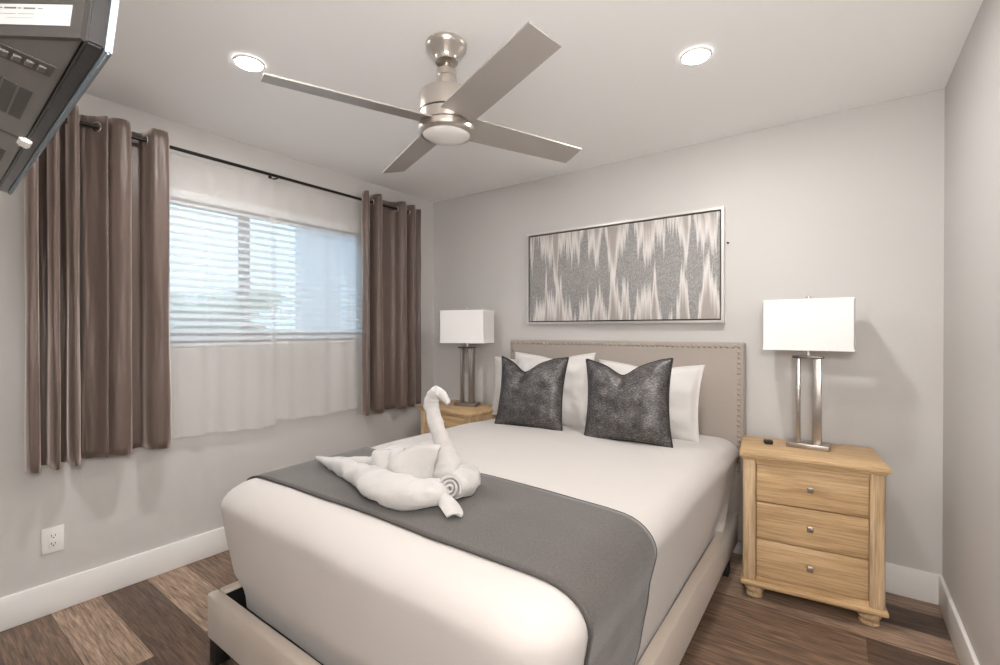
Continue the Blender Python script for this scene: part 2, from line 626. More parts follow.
# white horizontal blind inside the opening
bl = thing('window_blind', 'white horizontal slat blind lowered over the window behind sheers', 'blind', (-0.012, -1.6, WZ0))
box('headrail', (0, 0, WHh - 0.026), (0.03, WW - 0.03, 0.05), M['slat'], bl, 0.003)
bm = bmesh.new()
NSL = 19
for i in range(NSL):
    z = 0.055 + i * (WHh - 0.13) / (NSL - 1)
    vs = []
    segs = 6
    rows = []
    for k in range(segs + 1):
        t = k / segs - 0.5
        x = t * 0.044
        zz = 0.0035 * (1 - 4 * t * t)
        a = R(32)
        xx, z2 = x * math.cos(a) + zz * math.sin(a), -x * math.sin(a) + zz * math.cos(a)
        rows.append([(xx, -WW / 2 + 0.02, z + z2), (xx, WW / 2 - 0.02, z + z2)])
    for th in (0, 0.0022):
        vv = [[bm.verts.new((p[0], p[1], p[2] + th)) for p in r_] for r_ in rows]
        for k in range(segs):
            bm.faces.new((vv[k][0], vv[k + 1][0], vv[k + 1][1], vv[k][1]))
        if th == 0:
            v0 = vv
        else:
            for k in range(segs):
                for e in (0, 1):
                    bm.faces.new((v0[k][e], v0[k + 1][e], vv[k + 1][e], vv[k][e]))
            for k in (0, segs):
                bm.faces.new((v0[k][0], v0[k][1], vv[k][1], vv[k][0]))
autosmooth(from_bm('slats', bm, M['slat'], bl), 40)
box('bottom_rail', (0, 0, 0.018), (0.04, WW - 0.04, 0.02), M['slat'], bl, 0.004)
for yy in (-0.72, -0.25, 0.25, 0.72):
    tube('ladder_cord', [(0.022, yy, 0.02), (0.022, yy, WHh - 0.04)], 0.0012, M['white_plastic'], bl, 6)

# outside
struct(box2('ground', (-9, -6, -0.2), (-0.16, 7, -0.1), M['concrete']), 'pale paved ground outside the window', 'ground')
hs = thing('building', 'pale blue-grey house with louvered shutter outside the window', 'building', (-3.4, 1.25, -0.1))
box('wall', (0, 0.7, 1.7), (1.2, 1.9, 3.4), M['stucco'], hs)
bm = bmesh.new()
for k in range(22):
    add_box(bm, (0.63, 0.0, 0.95 + k * 0.055), (0.03, 0.42, 0.03), Matrix.Rotation(R(25), 3, 'Y'))
add_box(bm, (0.625, -0.235, 1.53), (0.05, 0.05, 1.3))
add_box(bm, (0.625, 0.235, 1.53), (0.05, 0.05, 1.3))
from_bm('shutter', bm, M['slat'], hs)
box('roof', (0.1, 0.7, 3.46), (1.8, 2.3, 0.12), M['trim'], hs, 0.01)


def palm(loc, h, nf, seed, label):
    rnd = random.Random(seed)
    t = thing('palm', label, 'palm', loc, group='palms outside the window')
    tube('trunk', [(0, 0, 0), (0.02, 0.01, h * 0.5), (0.0, 0.03, h)], [0.06, 0.05, 0.045], M['trunk'], t)
    bm = bmesh.new()
    for f in range(nf):
        a = f * 2.4 + rnd.random()
        el = rnd.uniform(0.1, 1.2)
        L = rnd.uniform(0.6, 0.95)
        d = Vector((math.cos(a), math.sin(a), 0))
        pts = []
        for i in range(9):
            s = i / 8
            r_ = L * s * math.cos(el * (1 - 0.5 * s))
            z = L * (s * math.sin(el) - 0.7 * s * s)
            pts.append(Vector((0, 0.03, h)) + d * r_ + Vector((0, 0, z)))
        add_tube(bm, pts, [0.01 - 0.001 * i for i in range(9)], 5)
        side = d.cross(Vector((0, 0, 1)))
        for i in range(1, 9):
            for q in (0.0, 0.5):
                p = pts[i - 1].lerp(pts[i], q)
                for sg in (-1, 1):
                    ll = 0.3 * (1 - abs((i - 4) / 8))
                    tip = p + side * sg * ll * 0.8 + d * ll * 0.5 + Vector((0, 0, -0.12 * ll / 0.3))
                    u = d * 0.014
                    mid = p.lerp(tip, 0.5) + Vector((0, 0, 0.02))
                    v = [bm.verts.new(x) for x in (p - u, p + u, mid + u * 1.2, mid - u * 1.2, tip)]
                    bm.faces.new((v[0], v[1], v[2], v[3]))
                    bm.faces.new((v[3], v[2], v[4]))
    from_bm('fronds', bm, M['leaf'], t)


palm((-1.5, -1.30, -0.1), 1.45, 16, 1, 'leafy green palm outside left part of the window')
palm((-3.2, -0.30, -0.1), 1.65, 16, 2, 'leafy green palm outside middle of the window')
palm((-4.6, -1.75, -0.1), 2.2, 18, 3, 'taller green palm far outside left of the window')

# ------------------------------------------------------------------ recessed ceiling lamps
t = thing('recessed_light', 'lit round recessed ceiling light left of the fan, above the window side', 'ceiling light', (0.90, -2.035, RH))
lathe('trim_ring', [(0.051, -0.001), (0.061, -0.001), (0.061, -0.007), (0.057, -0.010), (0.051, -0.010), (0.0505, -0.005)], M['white_plastic'], t, n=40)
lathe('diffuser', [(0.050, -0.001), (0.050, -0.0085), (0.046, -0.0105), (0.036, -0.012), (0.02, -0.013), (0.001, -0.0133)], M['can'], t, n=32)
dup(t, (2.445, -0.97, RH), 0, 'lit round recessed ceiling light right of the fan, above the right nightstand')

fl = thing('fill_light', 'added fill light shaped as a globe on a pole, unseen behind the camera', 'fill light', (3.12, -3.14, 0))  # invented source out of view, added to brighten ceiling, walls and bed foot
lathe('base', [(0.13, 0.0), (0.13, 0.012), (0.12, 0.02), (0.02, 0.026)], M['nickel'], fl, n=40)
lathe('pole', [(0.012, 0.024), (0.012, 1.46), (0.045, 1.47), (0.05, 1.50), (0.04, 1.505)], M['nickel'], fl, n=20)
lathe('globe', [(0.035, 1.5055)] + [(0.14 * math.sin(PI * i / 20), 1.64 - 0.14 * math.cos(PI * i / 20)) for i in range(2, 20)] + [(0.001, 1.78)], M['globe'], fl, n=32, ang=80)

# ------------------------------------------------------------------ ceiling fan
fan = thing('ceiling_fan', 'brushed nickel ceiling fan with four grey blades above the bed', 'fan', (1.662, -1.632, RH))
Z = lambda z: z - RH
lathe('canopy', [(0.078, -0.0005), (0.082, -0.006), (0.081, -0.016), (0.074, -0.026), (0.060, -0.042), (0.050, -0.056), (0.045, -0.064), (0.045, -0.074), (0.018, -0.080)], M['nickel'], fan, n=40)
lathe('downrod', [(0.012, -0.076), (0.012, Z(2.33))], M['nickel'], fan, n=20)
lathe('coupling', [(0.018, Z(2.337)), (0.036, Z(2.335)), (0.039, Z(2.329)), (0.039, Z(2.309)), (0.035, Z(2.306)), (0.035, Z(2.300)), (0.041, Z(2.297)), (0.043, Z(2.285)), (0.043, Z(2.240))], M['nickel'], fan, n=32)
mh = lathe('motor_housing', [(0.04, Z(2.243)), (0.094, Z(2.241)), (0.105, Z(2.237)), (0.109, Z(2.228)), (0.109, Z(2.162)), (0.104, Z(2.161)), (0.104, Z(2.155)), (0.109, Z(2.154)), (0.109, Z(2.114)), (0.09, Z(2.112))], M['nickel'], fan, n=48)
lathe('groove_band', [(0.1045, Z(2.1615)), (0.107, Z(2.1615)), (0.107, Z(2.1545)), (0.1045, Z(2.1545))], M['blade_edge'], mh, n=48)
lathe('light_ring', [(0.09, Z(2.1115)), (0.106, Z(2.1115)), (0.106, Z(2.107)), (0.113, Z(2.104)), (0.114, Z(2.097)), (0.112, Z(2.085)), (0.105, Z(2.078)), (0.094, Z(2.076)), (0.093, Z(2.082))], M['nickel'], fan, n=48)
lathe('light_lens', [(0.0935, Z(2.083)), (0.0935, Z(2.077)), (0.085, Z(2.071)), (0.062, Z(2.065)), (0.03, Z(2.062)), (0.001, Z(2.0615))], M['lens'], fan, n=40)


def blade_mesh():
    bm = bmesh.new()
    rows = []
    for r_, wd in ((0.07, 0.132), (0.2, 0.132), (0.35, 0.128), (0.5, 0.123), (0.655, 0.118)):
        row = []
        for t_ in (-0.5, -0.25, 0, 0.25, 0.5):
            row.append((r_, t_ * wd, -0.0012 * (1 - 4 * t_ * t_)))
        rows.append(row)
    top = [[bm.verts.new((p[0], p[1], p[2] + 0.003)) for p in r_] for r_ in rows]
    bot = [[bm.verts.new((p[0], p[1], p[2] - 0.003)) for p in r_] for r_ in rows]
    for i in range(4):
        for j in range(4):
            bm.faces.new((top[i][j], top[i + 1][j], top[i + 1][j + 1], top[i][j + 1]))
            bm.faces.new((bot[i][j], bot[i][j + 1], bot[i + 1][j + 1], bot[i + 1][j]))
    for i in range(4):
        for j in (0, 4):
            bm.faces.new((top[i][j], bot[i][j], bot[i + 1][j], top[i + 1][j]))
    for j in range(4):
        for i in (0, 4):
            bm.faces.new((top[i][j], top[i][j + 1], bot[i][j + 1], bot[i][j]))
    rot = Matrix.Rotation(R(-14), 3, 'X')
    for v in bm.verts:
        v.co = rot @ v.co
    bmesh.ops.recalc_face_normals(bm, faces=bm.faces[:])
    me = bpy.data.meshes.new('blade')
    bm.to_mesh(me)
    bm.free()
    return me


bme = blade_mesh()
bme.materials.append(M['blade'])
for k in range(4):
    o = bpy.data.objects.new('blade', bme)
    C.objects.link(o)
    o.parent = fan
    o.location = (0, 0, 2.124 - RH)
    o.rotation_euler = (0, 0, R(-22.5 + 90 * k))

# ------------------------------------------------------------------ picture
pic = thing('framed_picture', 'wide abstract grey and white painting in thin silver frame above headboard', 'picture', (1.699, 0, 1.686))
PW, PH = 1.368, 0.680
bm = bmesh.new()
for c, s in (((0, -0.022, PH / 2 - 0.0075), (PW, 0.04, 0.015)), ((0, -0.022, -PH / 2 + 0.0075), (PW, 0.04, 0.015)),
             ((-PW / 2 + 0.0075, -0.022, 0), (0.015, 0.04, PH - 0.03)), ((PW / 2 - 0.0075, -0.022, 0), (0.015, 0.04, PH - 0.03))):
    add_box(bm, c, s)
from_bm('frame', bm, M['frame'], pic)
box('backing', (0, -0.008, 0), (PW - 0.03, 0.012, PH - 0.03), M['black'], pic)
box('canvas', (0, -0.024, 0), (PW - 0.048, 0.018, PH - 0.048), M['art'], pic)
pin = thing('wall_hook', 'tiny dark hook on the wall right of the painting', 'hook', (2.398, 0, 1.815))
lathe('pin', [(0.006, 0), (0.006, -0.004), (0.003, -0.005), (0.003, -0.014), (0.005, -0.016)], M['rod'], pin, n=12, axis='y')

# ------------------------------------------------------------------ bed frame
BX0, BX1, BY1 = 0.925, 2.468, -2.215
bed = thing('bed', 'upholstered taupe bed frame with nailhead headboard and beige rails', 'bed', (1.697, -1.1, 0))


def bedp(p):
    return Vector(p) - Vector((1.697, -1.1, 0))


hb = box('headboard', bedp((1.695, -0.05, 0.665)), (1.604, 0.085, 1.13), M['headboard'], bed, 0.012, seg=3)
bm = bmesh.new()
add_lathe(bm, [(0.0085, 0.0), (0.0085, -0.0015), (0.0065, -0.004), (0.003, -0.0055), (0.0004, -0.006)], n=10, axis='y')
bmesh.ops.recalc_face_normals(bm, faces=bm.faces[:])
nme = bpy.data.meshes.new('nailhead')
bm.to_mesh(nme)
bm.free()
for p in nme.polygons:
    p.use_smooth = True
nme.materials.append(M['knob'])
spots = []
for i in range(52):
    spots.append((0.918 + i * (1.554 / 51), 1.206))
for i in range(1, 25):
    spots.append((0.918 + 1.554, 1.206 - i * 0.0295))
for i in range(1, 23):
    spots.append((0.918, 1.206 - i * 0.0295))
for x, z in spots:
    o = bpy.data.objects.new('nailhead', nme)
    C.objects.link(o)
    o.parent = hb
    o.location = bedp((x, -0.0925, z))
RT, RB = 0.27, 0.095
for x0, x1 in ((BX0, BX0 + 0.045), (BX1 - 0.045, BX1)):
    box2('side_rail', bedp((x0, BY1 + 0.046, RB)), bedp((x1, -0.094, RT)), M['rail'], bed, 0.008)
box2('foot_rail', bedp((BX0, BY1, RB)), bedp((BX1, BY1 + 0.045, RT)), M['rail'], bed, 0.010)
for x in (BX0 + 0.035, BX1 - 0.035):
    for y in (BY1 + 0.034, -0.30):
        box('leg', bedp((x, y, 0.0475)), (0.055, 0.055, 0.095), M['black'], bed, 0.004)
for nm_, lo_, hi_ in (('rail_inner_strip', (BX0 + 0.0455, BY1 + 0.0455, RB + 0.01), (BX0 + 0.0485, -0.095, RT - 0.012)), ('rail_inner_strip', (BX1 - 0.0485, BY1 + 0.0455, RB + 0.01), (BX1 - 0.0455, -0.095, RT - 0.012)),
                      ('rail_inner_strip', (BX0 + 0.049, BY1 + 0.0455, RB + 0.01), (BX1 - 0.049, BY1 + 0.0485, RT - 0.012))):
    box2(nm_, bedp(lo_), bedp(hi_), M['black'], bed)  # thin black strips make the gap inside the rails dark
box2('platform', bedp((BX0 + 0.046, BY1 + 0.046, 0.12)), bedp((BX1 - 0.046, -0.094, 0.17)), M['black'], bed)

# mattress
mt = box2('mattress', (1.02, -2.08, 0.171), (2.405, -0.10, 0.66), M['sheet'], None, 0.05)
tag(mt, 'beige mattress side showing between bedspread and right side rail', 'mattress')

# ------------------------------------------------------------------ bedspread: stacked rounded rings over the mattress
def ring_pts(x0, x1, y0, y1, rad, n_side, n_corner):
    """Open outline: starts at head left, goes to foot, across, back to head right."""
    pts = []
    for i in range(n_side):
        pts.append((x0, y1 + (y0 + rad - y1) * i / n_side))
    for i in range(n_corner):
        a = PI + PI / 2 * i / n_corner
        pts.append((x0 + rad + rad * math.cos(a), y0 + rad + rad * math.sin(a)))
    for i in range(n_side):
        pts.append((x0 + rad + (x1 - x0 - 2 * rad) * i / n_side, y0))
    for i in range(n_corner):
        a = 1.5 * PI + PI / 2 * i / n_corner
        pts.append((x1 - rad + rad * math.cos(a), y0 + rad + rad * math.sin(a)))
    for i in range(n_side + 1):
        pts.append((x1, y0 + rad + (y1 - y0 - rad) * i / n_side))
    return pts


DX0, DX1, DY0, DY1 = 0.874, 2.470, -2.195, -0.105
prof = [(0.112, 0.215), (0.108, 0.25), (0.098, 0.285), (0.080, 0.315), (0.062, 0.345), (0.054, 0.375), (0.044, 0.42), (0.032, 0.47), (0.018, 0.53), (0.006, 0.58), (0.0, 0.61)]
for i in range(1, 11):
    a = PI / 2 * i / 10
    prof.append((0.14 * (1 - math.cos(a)), 0.61 + 0.088 * math.sin(a)))
NS, NC = 44, 12
bm = bmesh.new()
rings = []
for inset, z in prof:
    cr = max(0.15 - 0.55 * inset, 0.06)
    base = ring_pts(DX0 + inset, DX1 - inset * (0.5 if z < 0.5 else 0.8), DY0 + inset * (0.62 if z < 0.6 else 1), DY1, cr, NS, NC)
    rings.append([Vector((x, y, z)) for x, y in base])
# continue to a ridge over the middle of the bed
cx = (DX0 + DX1) / 2
last = rings[-1]
for k in range(1, 13):
    f = k / 12
    new = []
    for p in last:
        tx = cx + (p.x - cx) * (1 - f)
        ty = p.y if p.y > -1.4 else p.y + (-1.4 - p.y) * f
        new.append(Vector((tx, ty, p.z + 0.010 * math.sin(f * PI / 2))))
    rings.append(new)


def wr(p):
    n = noise.noise(Vector((p.x * 2.2, p.y * 2.2, p.z * 3.5))) * 0.010
    n += noise.noise(Vector((p.x * 7 + 3, p.y * 5, p.z * 9))) * 0.0035
    n += noise.noise(Vector((p.x * 3 + p.z * 9, p.y * 14, 4.0))) * 0.002
    return n


for ri, ring in enumerate(rings):
    for i, p in enumerate(ring):
        out = Vector((p.x - cx, (p.y + 1.2) * (0.8 if p.y < -1.9 else 0.1), (p.z - 0.4) * 3.5))
        d = wr(p) * (0.35 if p.z < 0.3 else 1)
        q = p + out.normalized() * d
        head = smoothstep(-0.75, -0.35, p.y)
        q.z -= 0.018 * head * (1 if p.z > 0.6 else 0)
        # hem lifts towards the headboard on the right side
        if p.x > 2.2:
            lim = 0.215 + 0.23 * smoothstep(-0.55, -0.16, p.y)
            if q.z < lim:
                q.z = lim
                q.x = max(q.x, 2.455)
        ring[i] = q
vv = [[bm.verts.new(p) for p in r_] for r_ in rings]
for a, b in zip(vv, vv[1:]):
    for i in range(len(a) - 1):
        try:
            bm.faces.new((a[i], a[i + 1], b[i + 1], b[i]))
        except ValueError:
            pass
bmesh.ops.remove_doubles(bm, verts=bm.verts[:], dist=0.0004)
bmesh.ops.dissolve_degenerate(bm, dist=0.0003, edges=bm.edges[:])
spread = from_bm('bedspread', bm, M['duvet'], None, True)
tag(spread, 'cream bedspread covering the bed and tucked inside the rails', 'bedspread')
bm = bmesh.new()
bm.from_mesh(spread.data)
bvh = BVHTree.FromBMesh(bm)
bm.free()


def drop(x, y, z=2.0):
    h = bvh.ray_cast(Vector((x, y, z)), Vector((0, 0, -1)))
    return h[0].z if h[0] else 0.69


# ------------------------------------------------------------------ runner, cast onto the bedspread
def runner_edges(s):            # s 0..1 from left hem to right hem
    yf = -2.045 - 0.004 * math.sin(s * 9)
    yh = -1.455 - 0.125 * s - 0.07 * smoothstep(0.55, 1.0, s)
    return yf, yh


bm = bmesh.new()
NA, NY = 150, 22
grid = []
for i in range(NA + 1):
    s = i / NA
    ang = R(205) - R(232) * s
    row = []
    for j in range(NY + 1):
        yf, yh = runner_edges(s)
        y = yf + (yh - yf) * j / NY
        o = Vector((cx, y, 0.35))
        d = Vector((math.cos(ang) * 1.0, 0, math.sin(ang) * 0.42)).normalized()
        h = bvh.ray_cast(o, d)
        p, n = (h[0], h[1]) if h[0] else (o + d * 0.75, d)
        if n.dot(d) < 0:
            n = -n
        row.append((p, n))
    grid.append(row)
outer = [[bm.verts.new(p + n * 0.008) for p, n in r_] for r_ in grid]
inner = [[bm.verts.new(p + n * 0.003) for p, n in r_] for r_ in grid]
for i in range(NA):
    for j in range(NY):
        bm.faces.new((outer[i][j], outer[i + 1][j], outer[i + 1][j + 1], outer[i][j + 1]))
        bm.faces.new((inner[i][j], inner[i][j + 1], inner[i + 1][j + 1], inner[i + 1][j]))
    for j in (0, NY):
        bm.faces.new((outer[i][j], inner[i][j], inner[i + 1][j], outer[i + 1][j]))
for j in range(NY):
    for i in (0, NA):
        bm.faces.new((outer[i][j], outer[i][j + 1], inner[i][j + 1], inner[i][j]))
rn = thing('bed_runner', 'dark grey woven runner draped across the foot of the bed', 'bed runner', (cx, -1.8, 0.71))
o = from_bm('cloth', bm, M['runner'], rn, True)
o.location = -Vector((cx, -1.8, 0.71))
for j in (0, NY):
    bm = bmesh.new()
    add_tube(bm, [grid[i][j][0] + grid[i][j][1] * 0.006 for i in range(NA + 1)], 0.0035, 6)
    o = from_bm('hem', bm, M['runner_hem'], rn, True)
    o['label'] = 'dark hem piping'
    o.location = -Vector((cx, -1.8, 0.71))



# ------------------------------------------------------------------ pillows and cushions
def pillow_mesh(bm, W, H, T, chop=0.0, chop_u=0.0, flange=0.0, seed=0, pinch=0.06, wr_amp=0.006, n=44):
    """Local: x width, z height (0 at the bottom edge), y thickness. Front faces -y. Returns the boundary loop."""
    def pos(u, v, side):
        eu, ev = min(abs(u) / (1 - flange), 1), min(abs(v) / (1 - flange), 1)
        th = (max(1 - eu ** 2.6, 0) ** 0.55) * (max(1 - ev ** 2.6, 0) ** 0.55)
        x = u * W / 2 * (1 - pinch * (1 - v * v) * abs(u) ** 3)
        z = v * H / 2 * (1 - pinch * (1 - u * u) * abs(v) ** 3)
        if chop:
            k = math.exp(-((u - chop_u) / 0.30) ** 2) * 0.5 + max(0, 1 - abs(u - chop_u) / 0.85) * 0.5
            z -= chop * k * smoothstep(-0.35, 1.0, v) ** 1.4
        t = T / 2 * th
        nn = noise.noise(Vector((u * 2.3 + seed, v * 2.3, side * 3))) * wr_amp * 1.6 + noise.noise(Vector((u * 6 + seed, v * 5, side * 5))) * wr_amp * 0.6
        t += nn * th
        if chop and side < 0:
            t -= 0.035 * math.exp(-((u - chop_u) / 0.13) ** 2) * smoothstep(0.25, 0.85, v) * th
        return Vector((x, side * t, z + H / 2))
    fr = {}
    bk = {}
    for i in range(n + 1):
        for j in range(n + 1):
            u, v = -1 + 2 * i / n, -1 + 2 * j / n
            u, v = math.sin(u * PI / 2) * 0.55 + u * 0.45, math.sin(v * PI / 2) * 0.55 + v * 0.45
            fr[i, j] = bm.verts.new(pos(u, v, -1) + Vector((0, -0.0015, 0)))
            if i in (0, n) or j in (0, n):
                bk[i, j] = fr[i, j]
            else:
                bk[i, j] = bm.verts.new(pos(u, v, 1))
    for i in range(n):
        for j in range(n):
            bm.faces.new((fr[i, j], fr[i + 1, j], fr[i + 1, j + 1], fr[i, j + 1]))
            bm.faces.new((bk[i, j], bk[i, j + 1], bk[i + 1, j + 1], bk[i + 1, j]))
    loop = [(i, 0) for i in range(n)] + [(n, j) for j in range(n)] + [(n - i, n) for i in range(n)] + [(0, n - j) for j in range(n)]
    return [fr[k].co.copy() for k in loop]


def place(o, loc, lean, yaw=0.0, roll=0.0):
    o.location = loc
    o.rotation_euler = (Matrix.Rotation(yaw, 3, 'Z') @ Matrix.Rotation(-lean, 3, 'X') @ Matrix.Rotation(roll, 3, 'Y')).to_euler()


def make_pillow(label, W, H, T, loc, lean, yaw=0, roll=0, seed=0):
    bm = bmesh.new()
    pillow_mesh(bm, W, H, T, 0.03, 0.1, 0.07, seed, 0.08, 0.014)
    o = from_bm('pillow', bm, M['pillow'], None, True)
    tag(o, label, 'pillow', 'white pillows against the headboard')
    place(o, loc, lean, yaw, roll)
    return o


make_pillow('white pillow behind all, left end near the left nightstand', 0.66, 0.44, 0.13, (1.145, -0.235, 0.672), R(8), 0, R(-1.0), 1)
make_pillow('white pillow just behind the left dark cushion, peaked corner between both cushions', 0.60, 0.50, 0.14, (1.400, -0.40, 0.668), R(13), R(3), R(-1), 5)
make_pillow('white pillow behind the right dark cushion, at the right end', 0.65, 0.45, 0.15, (1.995, -0.30, 0.668), R(10), R(-2), R(0.5), 9)


def make_cushion(label, S_, loc, lean, yaw, roll, chop, cu, seed):
    t = thing('throw_cushion', label, 'cushion', loc, group='dark metallic throw cushions')
    t.rotation_euler = (Matrix.Rotation(yaw, 3, 'Z') @ Matrix.Rotation(-lean, 3, 'X') @ Matrix.Rotation(roll, 3, 'Y')).to_euler()
    bm = bmesh.new()
    loop = pillow_mesh(bm, S_[0], S_[1], 0.15, chop, cu, 0, seed, 0.09, 0.008)
    from_bm('cover', bm, M['cushion'], t, True)
    tube('piping', loop, 0.0055, M['cushion_piping'], t, 8, True)
    return t


make_cushion('dark pewter throw cushion on the left, deeply notched top', (0.48, 0.455), (1.362, -0.575, 0.686), R(12), R(3), R(-0.5), 0.085, -0.22, 2)
make_cushion('dark pewter throw cushion on the right, shallower notch in top', (0.485, 0.465), (1.997, -0.575, 0.684), R(11), R(3), R(-2.5), 0.075, -0.1, 6)


# ------------------------------------------------------------------ nightstands
def make_nightstand(loc, rz, label):
    t = thing('nightstand', label, 'nightstand', loc, rz, 'oak nightstands beside the bed')
    Wd, Dp, Ht = 0.578, 0.42, 0.71          # origin: floor, centre
    bw, bd = 0.548, 0.385
    fy = -bd / 2
    for sx in (-1, 1):                     # side with its rounded front corner post
        bm = bmesh.new()
        add_box(bm, (sx * (bw / 2 - 0.011), 0.012, 0.382), (0.022, bd - 0.03, 0.595))
        add_box(bm, (sx * (bw / 2 - 0.0285), fy + 0.018, 0.382), (0.057, 0.036, 0.595), None, 0.012, 3)
        autosmooth(from_bm('side_panel', bm, M['oak_z'], t), 50)
    bm = bmesh.new()
    add_box(bm, (0, fy + 0.02, 0.668), (bw - 0.114, 0.03, 0.024))
    add_box(bm, (0, fy + 0.02, 0.100), (bw - 0.114, 0.03, 0.03))
    add_box(bm, (0, bd / 2 - 0.006, 0.382), (bw - 0.044, 0.012, 0.595))
    add_box(bm, (0, fy + 0.05, 0.382), (bw - 0.05, 0.008, 0.58))
    from_bm('face_frame', bm, M['oak_x'], t)
    box('top', (0, 0, Ht - 0.0115), (Wd, Dp, 0.023), M['oak_x'], t, 0.005)
    box('top_moulding', (0, -0.002, Ht - 0.0285), (Wd - 0.02, Dp - 0.02, 0.010), M['oak_x'], t, 0.003)
    box('base_moulding', (0, -0.004, 0.078), (Wd - 0.012, Dp - 0.012, 0.022), M['oak_x'], t, 0.007, seg=3)
    dz = [(0.117, 0.295), (0.298, 0.476), (0.479, 0.655)]
    for z0, z1 in dz:
        d = box('drawer', (0, fy + 0.0155, (z0 + z1) / 2), (bw - 0.119, 0.026, z1 - z0 - 0.002), M['oak_x'], t, 0.0015)
        bm = bmesh.new()
        add_lathe(bm, [(0.006, 0), (0.005, -0.012)], (0, 0, 0), 12, 'y')
        add_box(bm, (0, -0.017, 0), (0.024, 0.012, 0.024), None, 0.004)
        k = from_bm('knob', bm, M['knob'], d)
        k.location = (0, fy + 0.0025, (z0 + z1) / 2 + 0.004)
    for sx in (-1, 1):
        for sy in (-1, 1):
            lathe('bun_foot', [(0.030, 0.0), (0.037, 0.003), (0.038, 0.010), (0.030, 0.017), (0.038, 0.026), (0.044, 0.038), (0.041, 0.052), (0.030, 0.061), (0.032, 0.067)], M['oak_z'], t,
                  (sx * (bw / 2 - 0.05), sy * (bd / 2 - 0.05), 0), 24)
    return t


ns = make_nightstand((2.800, -0.253, 0), R(6.5), 'light oak three-drawer nightstand right of the bed, in full view')
dup(ns, (0.552, -0.255, 0), R(-4), 'light oak three-drawer nightstand left of the bed, mostly hidden')

# small device on the right nightstand
dv = thing('clock_puck', 'small black rounded device on the right nightstand', 'device', (2.632, -0.235, 0.7105), R(20))
box('case', (0, 0, 0.011), (0.04, 0.036, 0.022), M['black_plastic'], dv, 0.007, seg=3)
box('screen', (0, 0.002, 0.0225), (0.024, 0.016, 0.001), M['tv_shell'], dv)


# ------------------------------------------------------------------ table lamps
def make_lamp(loc, rz, label):
    t = thing('table_lamp', label, 'lamp', loc, rz, 'matching bedside lamps')
    box('base', (0, 0, 0.0125), (0.18, 0.105, 0.025), M['lamp_metal'], t, 0.002)
    box('column', (-0.042, 0, 0.2375), (0.017, 0.05, 0.425), M['lamp_metal'], t, 0.0015)
    box('column', (0.038, 0, 0.2375), (0.036, 0.05, 0.425), M['lamp_metal'], t, 0.0015)
    box('crossbar', (0, 0, 0.456), (0.13, 0.07, 0.012), M['nickel_dark'], t, 0.0015)
    lathe('socket_stem', [(0.010, 0.462), (0.010, 0.50), (0.013, 0.502), (0.013, 0.545), (0.005, 0.55), (0.004, 0.755)], M['chrome'], t, n=20)
    W_, D_, z0, z1, th = 0.372, 0.205, 0.492, 0.745, 0.003
    bm = bmesh.new()
    for c, s in (((0, -D_ / 2 + th / 2, (z0 + z1) / 2), (W_, th, z1 - z0)), ((0, D_ / 2 - th / 2, (z0 + z1) / 2), (W_, th, z1 - z0)),
                 ((-W_ / 2 + th / 2, 0, (z0 + z1) / 2), (th, D_, z1 - z0)), ((W_ / 2 - th / 2, 0, (z0 + z1) / 2), (th, D_, z1 - z0))):
        add_box(bm, c, s)
    sh = from_bm('lamp_shade', bm, M['shade'], t)
    for z in (z0 + 0.005, z1 - 0.005):
        bm = bmesh.new()
        for sy in (-1, 1):
            add_box(bm, (0, sy * (D_ / 2 + 0.0006), z), (W_ + 0.003, 0.0015, 0.010))
        for sx in (-1, 1):
            add_box(bm, (sx * (W_ / 2 + 0.0006), 0, z), (0.0015, D_ + 0.003, 0.010))
        from_bm('shade_trim', bm, M['shade'], sh)
    bm = bmesh.new()
    add_tube(bm, [(-W_ / 2, 0, z1 - 0.008), (W_ / 2, 0, z1 - 0.008)], 0.0022, 6)
    add_tube(bm, [(0, -D_ / 2, z1 - 0.008), (0, D_ / 2, z1 - 0.008)], 0.0022, 6)
    from_bm('shade_spider', bm, M['chrome'], sh)
    lathe('finial', [(0.004, 0.75), (0.011, 0.752), (0.012, 0.757), (0.010, 0.763), (0.004, 0.766)], M['chrome'], t, n=16)
    return t


make_lamp((2.802, -0.195, 0.71), R(-2), 'silver two-column table lamp with white rectangular shade, on right nightstand')
lampL = [o for o in C.objects if o.name == 'table_lamp'][0]
dup(lampL, (0.575, -0.22, 0.71), R(15), 'silver two-column table lamp with white rectangular shade, on left nightstand')


# ------------------------------------------------------------------ curtains
ROD_X, ROD_Z = 0.092, 2.262
rod = thing('curtain_rod', 'thin black curtain rod across the top of the window', 'curtain rod', (ROD_X, -1.5, ROD_Z))
tube('rod', [(0, -1.12, 0), (0, 1.15, 0)], 0.0095, M['rod'], rod, 12)
for s, y in ((-1, -1.12), (1, 1.15)):
    f = lathe('finial', [(0.009, 0), (0.014, 0.003 * s), (0.014, 0.02 * s), (0.009, 0.026 * s)], M['rod'], rod, (0, y, 0), 16, 'y')
for y in (-1.08, 0.02, 1.11):
    bm = bmesh.new()
    add_box(bm, (-ROD_X + 0.004, y, -0.01), (0.006, 0.02, 0.06))
    add_tube(bm, [(-ROD_X + 0.005, y, 0.0), (-0.02, y, -0.012), (0.0, y, -0.013)], 0.005, 8)
    from_bm('bracket', bm, M['rod'], rod)


